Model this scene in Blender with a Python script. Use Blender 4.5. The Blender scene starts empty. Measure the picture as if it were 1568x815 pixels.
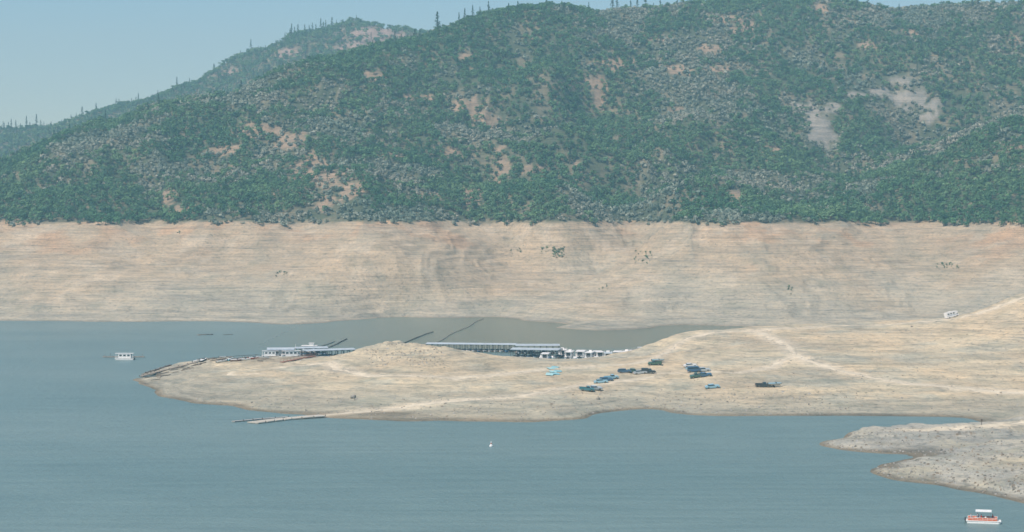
import bpy, bmesh, math, random
import numpy as np
from mathutils import Vector, Matrix, Euler
rng=np.random.default_rng(7); random.seed(7)
F=2926.0; CAMZ=62.0; A=math.atan(67.5/F)
scene=bpy.context.scene

# ---------------------------------------------------------------- survey helpers
def ray(u,v):
    cx=(u-784)/F; cy=(407.5-v)/F
    return cx, math.cos(A)+cy*math.sin(A), -math.sin(A)+cy*math.cos(A)
def P(u,v,D):
    a,b,c=ray(u,v); t=D/b
    return (a*t,D,CAMZ+c*t)
def W(u,v,z=0.0):
    a,b,c=ray(u,v); t=(z-CAMZ)/c
    return (a*t,b*t,z)
def X(u,D): return (u-784)/F*D

_T=rng.random((8,256,256))*2-1
def vn(x,y,s=0):
    T=_T[s%8]; xi=np.floor(x).astype(int); yi=np.floor(y).astype(int)
    fx=x-xi; fy=y-yi; fx=fx*fx*fx*(fx*(fx*6-15)+10); fy=fy*fy*fy*(fy*(fy*6-15)+10)
    a=T[xi&255,yi&255]; b=T[(xi+1)&255,yi&255]; c=T[xi&255,(yi+1)&255]; d=T[(xi+1)&255,(yi+1)&255]
    return (a*(1-fx)+b*fx)*(1-fy)+(c*(1-fx)+d*fx)*fy
def fbm(x,y,sc,oc=4,s=0):
    r=0; a=1; t=0; f=1.0/sc
    for i in range(oc):
        r=r+a*vn(x*f+17.3*i+s*5.1,y*f-9.7*i+s*3.3,s+i); t+=a; a*=.5; f*=2.03
    return r/t
def sm(a,b,x):
    t=np.clip((x-a)/(b-a),0,1); return t*t*(3-2*t)

def rbf(pts,c,nm):
    p=[]
    for q in pts:
        if all((q[0]-r[0])**2+(q[1]-r[1])**2>16 for r in p): p.append(q)
    p=np.array(p,float); n=len(p); S=100.0
    q=p[:,:2]/S; z=p[:,2]
    phi=lambda r2: np.sqrt(r2+(c/S)**2)
    r2=((q[:,None]-q[None])**2).sum(-1)
    M=np.zeros((n+3,n+3)); M[:n,:n]=phi(r2)-2e-4*np.eye(n); M[:n,n]=1; M[:n,n+1:]=q; M[n,:n]=1; M[n+1:,:n]=q.T
    w=np.linalg.solve(M,np.concatenate([z,[0,0,0]]))
    def ev(x,y):
        x=np.asarray(x,float).ravel()/S; y=np.asarray(y,float).ravel()/S
        out=np.zeros(len(x))+w[n]+w[n+1]*x+w[n+2]*y
        for i in range(n): out+=w[i]*phi((x-q[i,0])**2+(y-q[i,1])**2)
        return out
    return ev

# ---------------------------------------------------------------- near land control points
near=[]
front=[(214,588),(240,606),(300,618),(380,628),(440,634),(500,640),(600,645),(700,645),(800,647),(850,645),(900,640),(950,629),(1000,627),(1050,635),(1100,637),(1200,637),(1300,637),(1400,638),(1480,641)]
for u,v in front:
    x,y,z=W(u,v); near.append((x,y,0))
    if u<1250: near.append((x-(8 if u<260 else 0),y-25,-4))
for u,D in [(215,775),(235,800),(300,838),(400,850),(500,858),(600,852),(700,850),(800,846),(900,852),(980,868),(1020,905),(1060,930),(1200,950),(1400,955),(1600,955),(1850,955)]:
    near.append((X(u,D),D,0)); near.append((X(u,D)-(10 if u<240 else 0),D+28,-5))
near+= [W(206,580,0)]
t=W(200,580); near.append((t[0]-22,t[1],-5))
for q in [(240,575,770),(300,585,710),(300,553,800),(350,549,800),(400,547,800),(400,590,690),(440,549,790),(500,547,790),(400,612,655),(500,570,720),(500,605,655),(500,630,620),(535,541,772),(565,530,764),(600,526,762),(650,529,764),(690,535,768),(740,541,772),(780,546,776),(830,550,790),(610,550,712),(660,556,705),(640,575,680),(560,575,690),(600,610,640),(600,632,618),(700,575,690),(700,612,640),(700,630,616),(800,570,705),(800,608,640),(800,632,615),
  (860,600,655),(880,615,632),(940,603,655),(900,575,695),(900,552,785),(980,549,800),(960,570,705),(960,588,675),(1000,536,820),(1040,509,835),(1010,570,705),(1000,605,655),(1050,600,648),(1050,570,690),(1060,540,760),(1100,505,840),(1100,535,755),(1100,570,690),(1100,600,645),(1170,500,850),(1170,520,800),(1150,560,710),(1170,590,660),(1250,496,850),(1250,530,765),(1250,560,705),(1250,600,645),(1280,545,725),
  (1350,492,850),(1350,530,770),(1350,570,695),(1350,605,640),(1440,489,840),(1440,520,775),(1440,560,705),(1440,600,645),(1500,478,830),(1500,530,755),(1500,570,690),(1500,610,640),(1568,450,815),(1568,490,780),(1568,540,730),(1568,580,675),(1568,615,630),(1568,636,596),
  (1750,440,800),(1750,540,720),(1750,610,640),(1330,657,548),(1400,656,548),(1450,655,548),(1568,644,565),(1500,649,560),(1300,668,548),(1400,680,525),(1500,670,535),(1568,665,540),(1750,650,560),
  (1450,698,500),(1568,690,490),(1500,700,482),(1420,706,483),(1370,716,478),(1568,738,438),(1500,728,450),(1440,726,461),(1568,712,465),(1750,700,470),(1750,750,432)]:
    near.append(P(*q))
for u,v in [(1500,650),(1440,655),(1350,657),(1300,662),(1262,676),(1256,682),(1280,688),(1330,693),(1385,697),(1350,712),(1335,718),(1331,723),(1370,736),(1450,746),(1520,759),(1568,771),(1700,800)]:
    near.append(W(u,v))
for u,v,z in [(1300,649,-2),(1400,647,-1.2),(1200,650,-4),(1200,672,-5),(1230,695,-5),(1300,706,-2.5),(1345,704,-1),(1290,722,-4),(1320,745,-4),(1400,765,-4),(1480,782,-4),(1568,800,-4),(1100,700,-10),(1300,770,-10),(1200,800,-12),(1480,830,-10),(800,720,-12),(500,720,-12),(200,650,-8),(100,600,-8),(0,560,-12),(300,800,-12)]:
    x,y,_=W(u,v); near.append((x,y,z))
near+=[(-300,800,-12),(-150,1000,-12),(0,1000,-12),(150,1030,-8),(-300,500,-12),(300,350,-12),(400,420,3),(400,900,20),(400,700,15),(500,800,25)]
fN=rbf(near,6,'near')

# ---------------------------------------------------------------- far hills control points
far=[]
shore=[(-150,490),(0,491),(100,492),(200,493),(300,492),(400,495),(440,497),(500,494),(560,489),(600,486),(700,487),(760,486),(800,491),(850,502),(900,506),(960,505),(1000,502),(1040,498)]
for u,v in shore:
    x,y,z=W(u,v); far.append((x,y,0)); far.append((x,y-35,-6))
for u,D in [(1150,1130),(1300,1140),(1450,1130),(1568,1110),(1750,1100)]:
    far.append((X(u,D),D,0)); far.append((X(u,D),D-35,-6))
far+=[P(u,342,D) for u,D in [(-150,1400),(0,1400),(100,1385),(170,1370),(230,1400),(300,1370),(380,1362),(450,1375),(540,1348),(650,1358),(740,1405),(790,1395),(850,1372),(900,1388),(970,1425),(1030,1332),(1100,1310),(1200,1330),(1300,1345),(1400,1365),(1500,1335),(1568,1308),(1750,1290)]]
far+=[P(*q) for q in [(0,420,1290),(130,400,1292),(220,400,1325),(300,420,1280),(420,400,1310),(450,460,1235),(560,410,1268),(640,400,1285),(700,430,1285),(770,430,1305),(800,395,1358),(800,470,1245),(880,435,1295),(900,470,1200),(980,378,1385),(930,410,1340),(1000,440,1225),(1050,400,1266),(1150,420,1225),(1300,400,1265),(1420,405,1290),(1420,450,1210),(1500,390,1265),(1568,400,1235),
 (400,240,1540),(540,280,1420),(540,200,1570),(300,290,1440),(230,290,1480),(120,290,1450),(0,300,1480),(200,240,1540),(640,260,1490),(740,290,1520),(700,200,1590),(760,200,1640),(780,110,1740),(850,200,1560),(860,290,1440),(850,100,1700),(900,310,1460),
 (960,312,1500),(930,250,1590),(900,180,1700),(1000,230,1570),(1040,290,1430),(1000,150,1700),(1000,70,1820),(1100,280,1450),(1100,200,1620),(1120,100,1790),(1200,322,1450),(1190,240,1600),(1280,278,1600),(1250,190,1690),(1250,100,1810),(1400,100,1810),(1400,228,1700),(1380,255,1560),(1340,300,1440),(1568,168,1570),(1480,210,1555),(1480,280,1430),(1568,270,1410),(1568,182,1720),(1480,222,1690),(1568,80,1840),(1750,110,1600),
 (-150,300,1600),(0,262,1600),(100,218,1620),(200,186,1650),(270,163,1670),(330,143,1690),(400,123,1700),(480,107,1710),(560,95,1730),(640,82,1750),(680,69,1760),(720,52,1780),(760,35,1800),(800,22,1820),(850,14,1850),(900,18,1870),(960,20,1890),(1000,18,1900),(1050,11,1920),(1100,6,1940),(1180,2,1950),(1250,2,1950),(1300,8,1950),(1340,12,1950),(1400,14,1950),(1480,9,1950),(1568,6,1950),(1750,-5,1950)]]
for u,dz in [(-150,60),(0,70),(200,110),(400,150),(560,160),(700,180),(850,230),(1000,230),(1200,240),(1400,240),(1568,240),(1750,240)]:
    far.append((X(u,2150),2150,dz-25))
far+=[P(*q) for q in [(-200,205,2800),(0,202,2800),(60,200,2800),(110,196,2800),(150,184,2800),(200,160,2800),(260,144,2800),(320,122,2800),(370,94,2800),(420,74,2800),(450,58,2800),(500,44,2800),(560,34,2800),(600,44,2800),(630,60,2800),(680,72,2800),(760,80,2800),
   (560,58,2650),(500,75,2600),(420,110,2600),(300,160,2600),(610,70,2620),(150,215,2550),(0,240,2500)]]
far+=[(-700,2350,70),(-300,2350,120),(0,2350,150),(300,2350,180),(-600,3300,100),(-100,3300,150),(600,3300,150),(600,2800,200),(-1100,2800,200),(-1100,1500,90),(-1100,1200,0),(-1100,1000,-12),(1100,1000,20),(1100,1500,150),(1100,2200,260),(-500,900,-12),(0,900,-12),(400,900,-12)]
fF=rbf(far,10,'far')

ar=np.arange
xs=np.concatenate([ar(-6000,-1200,300),ar(-1200,-480,8),ar(-480,-160,3.0),ar(-160,250,.85),ar(250,480,3.0),ar(480,700,5),ar(700,1200,8),ar(1200,6001,300)]).astype(float)
ys=np.concatenate([ar(-3000,380,130),ar(380,900,1.25),ar(900,1150,3),ar(1150,1500,2),ar(1500,2100,5),ar(2100,3400,12),ar(3400,9000,300)]).astype(float)
NX,NY=len(xs),len(ys)
GX,GY=np.meshgrid(xs,ys)
zn=np.full(GX.shape,-14.0); m=(GY>330)&(GY<1060)&(GX>-420)&(GX<620)
zn[m]=np.clip(fN(GX[m],GY[m]),-14,45)
lowright=(GY<590)&(GX>55)
zn=np.where(zn>.3,zn+sm(.3,4,zn)*(fbm(GX,GY,22,4,1)*1.0+fbm(GX,GY,5,3,2)*.3),zn+fbm(GX,GY,9,3,3)*.2)
zn=zn+np.where(lowright,sm(.2,1.5,zn)*(np.abs(fbm(GX,GY,11,4,6))*1.6-.3),0)
kn=np.exp(-(((GX-X(610,755))/20)**2+((GY-755)/26)**2))
zn+=kn*(fbm(GX,GY,4,3,4)*1.3)
zf=np.full(GX.shape,-14.0); m=(GY>950)&(GY<3500)&(np.abs(GX)<1250)
zf[m]=np.clip(fF(GX[m],GY[m]),-14,420)
hill=sm(60,110,zf); band=sm(1,8,zf)*(1-sm(58,63,zf)*.6)
wx=GX+fbm(GX,GY,60,3,2)*22
rid=1-np.abs(fbm(wx,GY*.3,55,3,5))*2.2
rid2=1-np.abs(fbm(wx+300,GY*.35,17,3,6))*2.2
zf=zf+hill*(fbm(GX,GY,70,5,6)*9+(rid-.5)*7)*(1-.75*sm(150,260,zf)*(GY<2100))
zf=zf+band*((rid-.6)*2.8+(rid2-.6)*.8)+sm(.5,4,zf)*fbm(GX,GY,9,3,2)*.45*(1-hill)
zf=zf+(zf<2)*fbm(GX,GY,14,3,4)*.5
def bench(z,a,per): return z+a*np.sin(z*2*math.pi/per+fbm(GX,GY,60,3,7)*7)*.32
zf=np.where((zf>1)&(zf<62),bench(zf,1.1,4.6),zf)
zn=np.where((zn>.8)&(zn<30),bench(zn,.45,2.2),zn)
zn=np.where(lowright&(zn>.3),bench(zn,.42,1.1),zn)
farfill=sm(3300,3600,GY); zf=zf*(1-farfill)+60*farfill
side=sm(1100,1500,np.abs(GX))*(GY>1000); zf=zf*(1-side)+(80*side)
GZ=np.maximum(zn,zf)

def height(x,y):
    x=np.atleast_1d(np.asarray(x,float)); y=np.atleast_1d(np.asarray(y,float))
    i=np.clip(np.searchsorted(xs,x)-1,0,NX-2); j=np.clip(np.searchsorted(ys,y)-1,0,NY-2)
    fx=(x-xs[i])/(xs[i+1]-xs[i]); fy=(y-ys[j])/(ys[j+1]-ys[j])
    return (GZ[j,i]*(1-fx)+GZ[j,i+1]*fx)*(1-fy)+(GZ[j+1,i]*(1-fx)+GZ[j+1,i+1]*fx)*fy
def hit(u,v,y0=380):
    a,b,c=ray(u,v)
    yy=np.arange(y0,3300,.5); t=yy/b
    h=height(a*t,yy); zz=CAMZ+c*t
    k=np.nonzero((h>=zz))[0]
    if len(k)==0: k=[len(yy)-1]
    k=k[0]; return (a*t[k],yy[k],max(h[k],0.0))

# ---------------------------------------------------------------- ground masks and colour
soil=[(475,258,26,22),(510,275,36,16),(535,290,20,14),(440,215,22,12),(260,300,14,14),(285,322,22,7),(350,230,30,8),(395,200,34,10),(575,118,14,8),(725,165,30,16),(745,185,22,12),(765,265,13,34),(720,300,18,18),(715,86,16,6),(870,130,12,10),(910,130,18,16),(915,160,16,9),(940,96,32,8),(1035,108,20,9),(1085,76,16,8),(1120,30,36,8),(1100,105,20,7),(1125,300,14,12),(1260,15,12,14),(500,312,22,12),(340,262,24,7),(820,262,20,7),(435,332,12,10),(660,300,18,7),(1140,45,22,7),(1010,60,16,6),(640,150,20,6),(600,235,18,6),(1395,50,10,7),(1555,60,10,10),(1545,225,24,7),(1040,170,16,6),(410,300,14,6),(690,235,14,8),(880,255,12,5),(1180,230,14,5),(1330,70,16,6)]
rock=[(1255,192,19,36),(1215,160,9,9),(1275,165,12,7),(1395,152,30,14),(1350,142,22,6),(1310,145,16,4),(1420,182,16,7),(1385,125,20,7),(1435,160,11,12)]
mrock=[(565,50,42,16),(600,58,30,12),(540,72,36,10),(440,80,26,9),(350,112,20,6),(300,128,16,5)]
def patchmask(lst,Xa,Ya,Za,jit):
    r=np.zeros(Xa.shape)
    for u,v,ru,rv in lst:
        x,y,z=hit(u,v,1200); s=y/F
        sel=np.abs(Ya-y)<120
        d=((Xa[sel]-x)/(ru*s))**2+((Za[sel]-z)/(rv*s*1.05))**2
        r[sel]=np.maximum(r[sel],1-sm(.2,1.6,d+jit[sel]))
    return r
def seg_dist(px,py,pts):
    d=np.full(px.shape,1e9)
    for (x0,y0),(x1,y1) in zip(pts[:-1],pts[1:]):
        dx,dy=x1-x0,y1-y0; t=np.clip(((px-x0)*dx+(py-y0)*dy)/(dx*dx+dy*dy+1e-9),0,1)
        d=np.minimum(d,np.hypot(px-x0-t*dx,py-y0-t*dy))
    return d
roads_uv={ 'a':([(1568,456),(1530,470),(1480,484),(1400,493),(1300,498),(1200,503),(1120,508),(1060,516),(1030,528),(1010,545),(985,556),(930,560),(860,563),(800,570),(740,577),(640,578),(560,577),(525,568),(505,555)],2.8),
 'b':([(1150,507),(1185,518),(1210,532),(1222,548),(1260,561),(1330,578),(1430,592),(1568,602)],3.8),
 'c':([(1215,545),(1160,568),(1090,572),(1010,572)],2.8),
 'd':([(495,637),(560,630),(640,621),(700,613),(770,610),(810,606),(860,594),(930,585),(1000,578)],3.4),
 'e':([(1390,659),(1450,657),(1510,654),(1568,646)],3.4),
 'f':([(400,572),(330,575),(420,564),(500,556)],1.6)}
roads={}
for k,(pl,w) in roads_uv.items():
    pts=[hit(u,v)[:2] for u,v in pl]
    for _ in range(3):
        n=[pts[0]]
        for a,b in zip(pts[:-1],pts[1:]):
            n+=[(a[0]*.75+b[0]*.25,a[1]*.75+b[1]*.25),(a[0]*.25+b[0]*.75,a[1]*.25+b[1]*.75)]
        n.append(pts[-1]); pts=n
    roads[k]=(pts,w)
col=np.zeros(GX.shape+(3,))
def C(*a): return np.array(a)
def mix(a,b,t): return a*(1-t[...,None])+b*t[...,None]
n1=fbm(GX,GY,60,4,1); n2=fbm(GX,GY,14,4,2); n3=fbm(GX,GY,30,4,3)
pen=mix(np.broadcast_to(C(.50,.44,.315),col.shape),C(.42,.40,.31),sm(-.1,.35,n2))
pen=mix(pen,C(.51,.42,.285),sm(.05,.4,n3)*.6)
pen=mix(pen,C(.33,.32,.255),(1-sm(1.2,4.5,GZ+n2*2))*.75)
pen=mix(pen,C(.36,.355,.31),np.where(lowright,.8,0)*sm(-.5,.2,n2))
pen=mix(pen,C(.2,.17,.12),(1-sm(.1,.5,GZ))*.8)
near_sel=(GY<970)
for k,(pts,w) in roads.items():
    d=np.full(GX.shape,1e9); d[near_sel]=seg_dist(GX[near_sel],GY[near_sel],pts)
    pen=mix(pen,C(.60,.53,.40),(1-sm(w*.5,w*1.8,d+n2*1.8))*.75)
bd=mix(np.broadcast_to(C(.385,.365,.28),col.shape),C(.40,.345,.245),sm(10,36,GZ+n1*26))
bd=mix(bd,C(.42,.30,.19),sm(36,62,GZ+n1*34)*sm(-.05,.4,n3+n1*.6-.02)*.75)
bd=mix(bd,C(.48,.435,.33),sm(.15,.5,n2+n3*.3)*.5)
bd=mix(bd,C(.34,.335,.27),(1-sm(4,18,GZ+n1*22))*.6)
bd=mix(bd,C(.29,.29,.225),sm(.55,.9,rid)*sm(.0,.3,fbm(GX,GY,40,2,3)+.1)*.4)
fl=mix(np.broadcast_to(C(.085,.11,.07),col.shape),C(.18,.175,.12),sm(-.1,.4,n2))
jit=n2*1.9+fbm(GX,GY,5,2,6)*1.3
hs_=GZ>60
sma=np.zeros(GX.shape); rma=np.zeros(GX.shape); mma=np.zeros(GX.shape)
sma[hs_]=patchmask(soil,GX[hs_],GY[hs_],GZ[hs_],jit[hs_]); rma[hs_]=patchmask(rock,GX[hs_],GY[hs_],GZ[hs_],jit[hs_]); mma[hs_]=patchmask(mrock,GX[hs_],GY[hs_],GZ[hs_],jit[hs_])
fl=mix(fl,C(.35,.275,.195),sma*.85); fl=mix(fl,C(.30,.30,.265),rma*.9); fl=mix(fl,C(.29,.25,.22),mma)
col=mix(bd,fl,sm(60.5,63.5,GZ+n2*3)); col=np.where((GY<970)[...,None],pen,col)
col=mix(col,C(.2,.17,.12),(1-sm(.15,.7,GZ))*.6)

def mesh_from(name,V,Fc,mat=None):
    me=bpy.data.meshes.new(name); me.from_pydata(V,[],Fc); me.update()
    ob=bpy.data.objects.new(name,me); scene.collection.objects.link(ob)
    if mat: me.materials.append(mat)
    return ob
me=bpy.data.meshes.new('ground_terrain')
V=np.stack([GX,GY,GZ],-1).reshape(-1,3).astype(np.float32)
jj,ii=np.meshgrid(np.arange(NY-1),np.arange(NX-1),indexing='ij'); b=(jj*NX+ii).ravel()
Q=np.stack([b,b+1,b+NX+1,b+NX],-1).astype(np.int32)
me.vertices.add(len(V)); me.vertices.foreach_set('co',V.ravel())
me.loops.add(Q.size); me.loops.foreach_set('vertex_index',Q.ravel())
me.polygons.add(len(Q)); me.polygons.foreach_set('loop_start',np.arange(0,Q.size,4,dtype=np.int32)); me.polygons.foreach_set('loop_total',np.full(len(Q),4,np.int32))
me.update(calc_edges=True); me.polygons.foreach_set('use_smooth',np.ones(len(Q),bool))
at=me.color_attributes.new('soil_colour','FLOAT_COLOR','POINT')
at.data.foreach_set('color',np.concatenate([col.reshape(-1,3),np.ones((NX*NY,1))],1).astype(np.float32).ravel())
ground=bpy.data.objects.new('ground_terrain',me); scene.collection.objects.link(ground)

# ---------------------------------------------------------------- node helpers
class N:
    def __init__(s,name):
        s.m=bpy.data.materials.new(name); s.m.use_nodes=True; s.t=s.m.node_tree; s.n=s.t.nodes; s.l=s.t.links
        s.b=s.n['Principled BSDF']
    def new(s,ty,**k):
        x=s.n.new(ty)
        for a,c in k.items():
            if a in x.bl_rna.properties: setattr(x,a,c)
        return x
    def link(s,a,b): s.l.new(a,b)
def noise(M,vec,scale,detail=4,rough=.55):
    x=M.new('ShaderNodeTexNoise'); x.inputs['Scale'].default_value=scale; x.inputs['Detail'].default_value=detail; x.inputs['Roughness'].default_value=rough
    if vec is not None: M.link(vec,x.inputs['Vector'])
    return x.outputs['Fac']
def ramp(M,f,stops):
    r=M.new('ShaderNodeValToRGB'); e=r.color_ramp.elements
    while len(e)<len(stops): e.new(.5)
    for i,(p,c) in enumerate(stops): e[i].position=p; e[i].color=(*c,1) if len(c)==3 else c
    M.link(f,r.inputs[0]); return r.outputs[0]
def mixc(M,a,b,f,mode='MIX'):
    x=M.new('ShaderNodeMix'); x.data_type='RGBA'; x.blend_type=mode
    for s,vv in ((x.inputs[0],f),(x.inputs[6],a),(x.inputs[7],b)):
        if isinstance(vv,bpy.types.NodeSocket): M.link(vv,s)
        else: s.default_value=vv if isinstance(vv,(int,float)) else (*vv,1)
    return x.outputs[2]
def mapping(M,vec,sc):
    x=M.new('ShaderNodeMapping'); x.inputs['Scale'].default_value=sc; M.link(vec,x.inputs['Vector']); return x.outputs[0]

M=N('earth'); geo=M.new('ShaderNodeNewGeometry').outputs['Position']
ca=M.new('ShaderNodeVertexColor'); ca.layer_name='soil_colour'
st=noise(M,mapping(M,geo,(.016,.016,.6)),1.0,5,.7)
st2=noise(M,mapping(M,geo,(.05,.05,2.2)),1.0,3,.6)
gr=noise(M,geo,.45,6,.72); gr2=noise(M,geo,.07,6,.65)
c=mixc(M,ca.outputs[0],ramp(M,st,[(.33,(.78,.80,.83)),(.5,(1,1,1)),(.67,(1.15,1.13,1.10))]),1.0,'MULTIPLY')
c=mixc(M,c,ramp(M,st2,[(.35,(.74,.76,.78)),(.5,(1,1,1)),(.68,(1.14,1.13,1.11))]),.85,'MULTIPLY')
c=mixc(M,c,ramp(M,gr,[(.3,(.50,.53,.56)),(.47,(1,1,1)),(.7,(1.2,1.17,1.14))]),.95,'MULTIPLY')
c=mixc(M,c,ramp(M,gr2,[(.33,(.80,.84,.84)),(.5,(1,1,1)),(.68,(1.12,1.08,1.03))]),.9,'MULTIPLY')
vo=M.new('ShaderNodeTexVoronoi'); vo.inputs['Scale'].default_value=.32; M.link(geo,vo.inputs['Vector'])
sp=ramp(M,vo.outputs['Distance'],[(.10,(1,1,1)),(.2,(0,0,0))])
spm=M.new('ShaderNodeMath'); spm.operation='MULTIPLY'; M.link(sp,spm.inputs[0]); M.link(ramp(M,noise(M,geo,.035,4,.6),[(.47,(0,0,0)),(.60,(1,1,1))]),spm.inputs[1])
c=mixc(M,c,(.15,.155,.12),spm.outputs[0])
M.link(c,M.b.inputs['Base Color']); M.b.inputs['Roughness'].default_value=.95; M.b.inputs['Specular IOR Level'].default_value=.15
ad=M.new('ShaderNodeMath'); ad.operation='ADD'; M.link(st2,ad.inputs[0]); M.link(gr,ad.inputs[1])
bp=M.new('ShaderNodeBump'); bp.inputs['Strength'].default_value=.8; bp.inputs['Distance'].default_value=1.0; M.link(ad.outputs[0],bp.inputs['Height']); M.link(bp.outputs[0],M.b.inputs['Normal'])
me.materials.append(M.m)

def simple(name,colr,rough=.6,metal=0,var=.12,scale=3.0,spec=.4):
    M=N(name); g=M.new('ShaderNodeNewGeometry').outputs['Position']
    f=noise(M,g,scale,4,.6); a=tuple(x*(1-var) for x in colr); b=tuple(min(1,x*(1+var)) for x in colr)
    M.link(ramp(M,f,[(.35,a),(.65,b)]),M.b.inputs['Base Color']); M.b.inputs['Roughness'].default_value=rough; M.b.inputs['Metallic'].default_value=metal
    M.b.inputs['Specular IOR Level'].default_value=spec
    return M.m

mroad=simple('packed_dirt',(.56,.50,.38),.95,0,.16,.35,.1)
V=[];Fc=[]
for k,(pts,w) in roads.items():
    pts=np.array(pts); d=np.concatenate([[0],np.cumsum(np.hypot(*np.diff(pts,axis=0).T))]); s=np.arange(0,d[-1],1.5)
    px=np.interp(s,d,pts[:,0]); py=np.interp(s,d,pts[:,1]); tx=np.gradient(px); ty=np.gradient(py); L=np.hypot(tx,ty)+1e-9; nx,ny=-ty/L,tx/L
    b0=len(V); K=7
    for i in range(len(s)):
        ww=w*(.42+.22*vn(np.array(s[i]/7.),np.array(3.3),2))
        for q in range(K):
            o=(q/(K-1)*2-1)*ww+.8*float(vn(np.array(s[i]/3.),np.array(q*7.7),3))*(q in(0,K-1))
            x=px[i]+nx[i]*o; y=py[i]+ny[i]*o
            V.append((x,y,float(height(x,y)[0])+(.05 if 0<q<K-1 else -.03)))
    for i in range(len(s)-1):
        for q in range(K-1): a=b0+i*K+q; Fc.append((a,a+1,a+K+1,a+K))
rd=mesh_from('dirt_road',V,Fc,mroad)
for p in rd.data.polygons: p.use_smooth=True

# ---------------------------------------------------------------- water
M=N('lake_water'); g=M.new('ShaderNodeNewGeometry').outputs['Position']
big=noise(M,mapping(M,g,(.004,.012,1)),1,4,.55)
c=ramp(M,big,[(.35,(.130,.212,.214)),(.65,(.160,.240,.236))])
stk=noise(M,mapping(M,g,(.03,.25,1)),1,5,.7)
c=mixc(M,c,ramp(M,stk,[(.32,(.80,.84,.85)),(.5,(1,1,1)),(.68,(1.17,1.14,1.12))]),.9,'MULTIPLY')
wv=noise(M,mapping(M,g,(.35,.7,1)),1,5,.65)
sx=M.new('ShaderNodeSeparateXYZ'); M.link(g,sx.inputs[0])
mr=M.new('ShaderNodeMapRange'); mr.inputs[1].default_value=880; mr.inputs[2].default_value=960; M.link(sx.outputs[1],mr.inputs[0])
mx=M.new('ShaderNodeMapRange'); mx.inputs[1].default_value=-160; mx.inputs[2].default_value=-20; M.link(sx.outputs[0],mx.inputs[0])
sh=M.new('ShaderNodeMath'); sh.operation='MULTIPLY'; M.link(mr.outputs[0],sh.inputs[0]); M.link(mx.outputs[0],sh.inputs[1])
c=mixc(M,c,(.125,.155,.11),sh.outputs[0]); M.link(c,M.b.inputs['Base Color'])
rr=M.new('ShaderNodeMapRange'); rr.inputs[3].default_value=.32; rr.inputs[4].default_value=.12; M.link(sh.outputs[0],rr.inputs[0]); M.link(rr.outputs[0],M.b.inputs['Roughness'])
M.b.inputs['IOR'].default_value=1.33
bp=M.new('ShaderNodeBump'); bp.inputs['Strength'].default_value=.9; bp.inputs['Distance'].default_value=.8; M.link(wv,bp.inputs['Height']); M.link(bp.outputs[0],M.b.inputs['Normal'])
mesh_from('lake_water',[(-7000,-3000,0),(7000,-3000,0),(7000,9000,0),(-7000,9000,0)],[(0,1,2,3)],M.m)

# ---------------------------------------------------------------- vegetation prototypes
def foliage(name,dark,light):
    M=N(name); g=M.new('ShaderNodeNewGeometry').outputs['Position']; oi=M.new('ShaderNodeObjectInfo').outputs['Random']
    c=mixc(M,dark,light,oi)
    c=mixc(M,c,ramp(M,noise(M,g,.012,4,.6),[(.35,(.75,.88,.84)),(.65,(1.25,1.12,1.1))]),1.0,'MULTIPLY')
    c=mixc(M,c,ramp(M,noise(M,g,.6,3,.7),[(.35,(.6,.65,.65)),(.65,(1.35,1.3,1.25))]),1.0,'MULTIPLY')
    M.link(c,M.b.inputs['Base Color']); M.b.inputs['Roughness'].default_value=.85; M.b.inputs['Specular IOR Level'].default_value=.15
    return M.m
m_oak=foliage('oak_leaves',(.045,.115,.06),(.14,.265,.13)); m_gry=foliage('chaparral_leaves',(.13,.175,.14),(.34,.385,.32)); m_pin=foliage('pine_needles',(.025,.065,.05),(.05,.11,.075))
m_bark=simple('bark',(.12,.09,.07),.9)
def leafcloud(name,clumps,nleaf,ls,mat,trunk,seed,tall=None):
    r=random.Random(seed); V=[];Fc=[];mi=[]
    for (cx,cy,cz,rx,rz) in clumps:
        for _ in range(nleaf):
            while True:
                d=Vector((r.gauss(0,1),r.gauss(0,1),r.gauss(0,1)))
                if d.length>1e-3: break
            d.normalize()
            if d.z<-.4: continue
            rad=r.uniform(.72,1.05); p=Vector((cx+d.x*rx*rad,cy+d.y*rx*rad,cz+d.z*rz*rad))
            n=(d+Vector((r.gauss(0,.3),r.gauss(0,.3),r.gauss(0,.3)+.15))).normalized()
            t=n.orthogonal().normalized(); t=Matrix.Rotation(r.uniform(0,6.28),3,n)@t; bt=n.cross(t); s=ls*r.uniform(.6,1.25)
            b=len(V)
            V+= [p+t*s,p+bt*s*.7,p-t*s*.9,p-bt*s*.75]; Fc.append((b,b+1,b+2,b+3)); mi.append(0)
    def limb(p0,p1,r0,r1):
        p0=Vector(p0);p1=Vector(p1);ax=(p1-p0).normalized();o=ax.orthogonal().normalized();q=ax.cross(o);b=len(V)
        for p,rr_ in((p0,r0),(p1,r1)):
            for k in range(5): a=k*6.283/5; V.append(p+(o*math.cos(a)+q*math.sin(a))*rr_)
        for k in range(5): Fc.append((b+k,b+(k+1)%5,b+5+(k+1)%5,b+5+k)); mi.append(1)
    top,r0=trunk; limb((0,0,-1),(0,0,top),r0,r0*.5)
    for (cx,cy,cz,rx,rz) in clumps[:4]: limb((0,0,top*.7),(cx,cy,cz),r0*.4,r0*.1)
    me=bpy.data.meshes.new(name); me.from_pydata([tuple(v) for v in V],[],Fc); me.materials.append(mat); me.materials.append(m_bark)
    me.polygons.foreach_set('material_index',mi); me.update(); return bpy.data.objects.new(name,me)
protos=bpy.data.collections.new('forest_prototypes')
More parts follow.
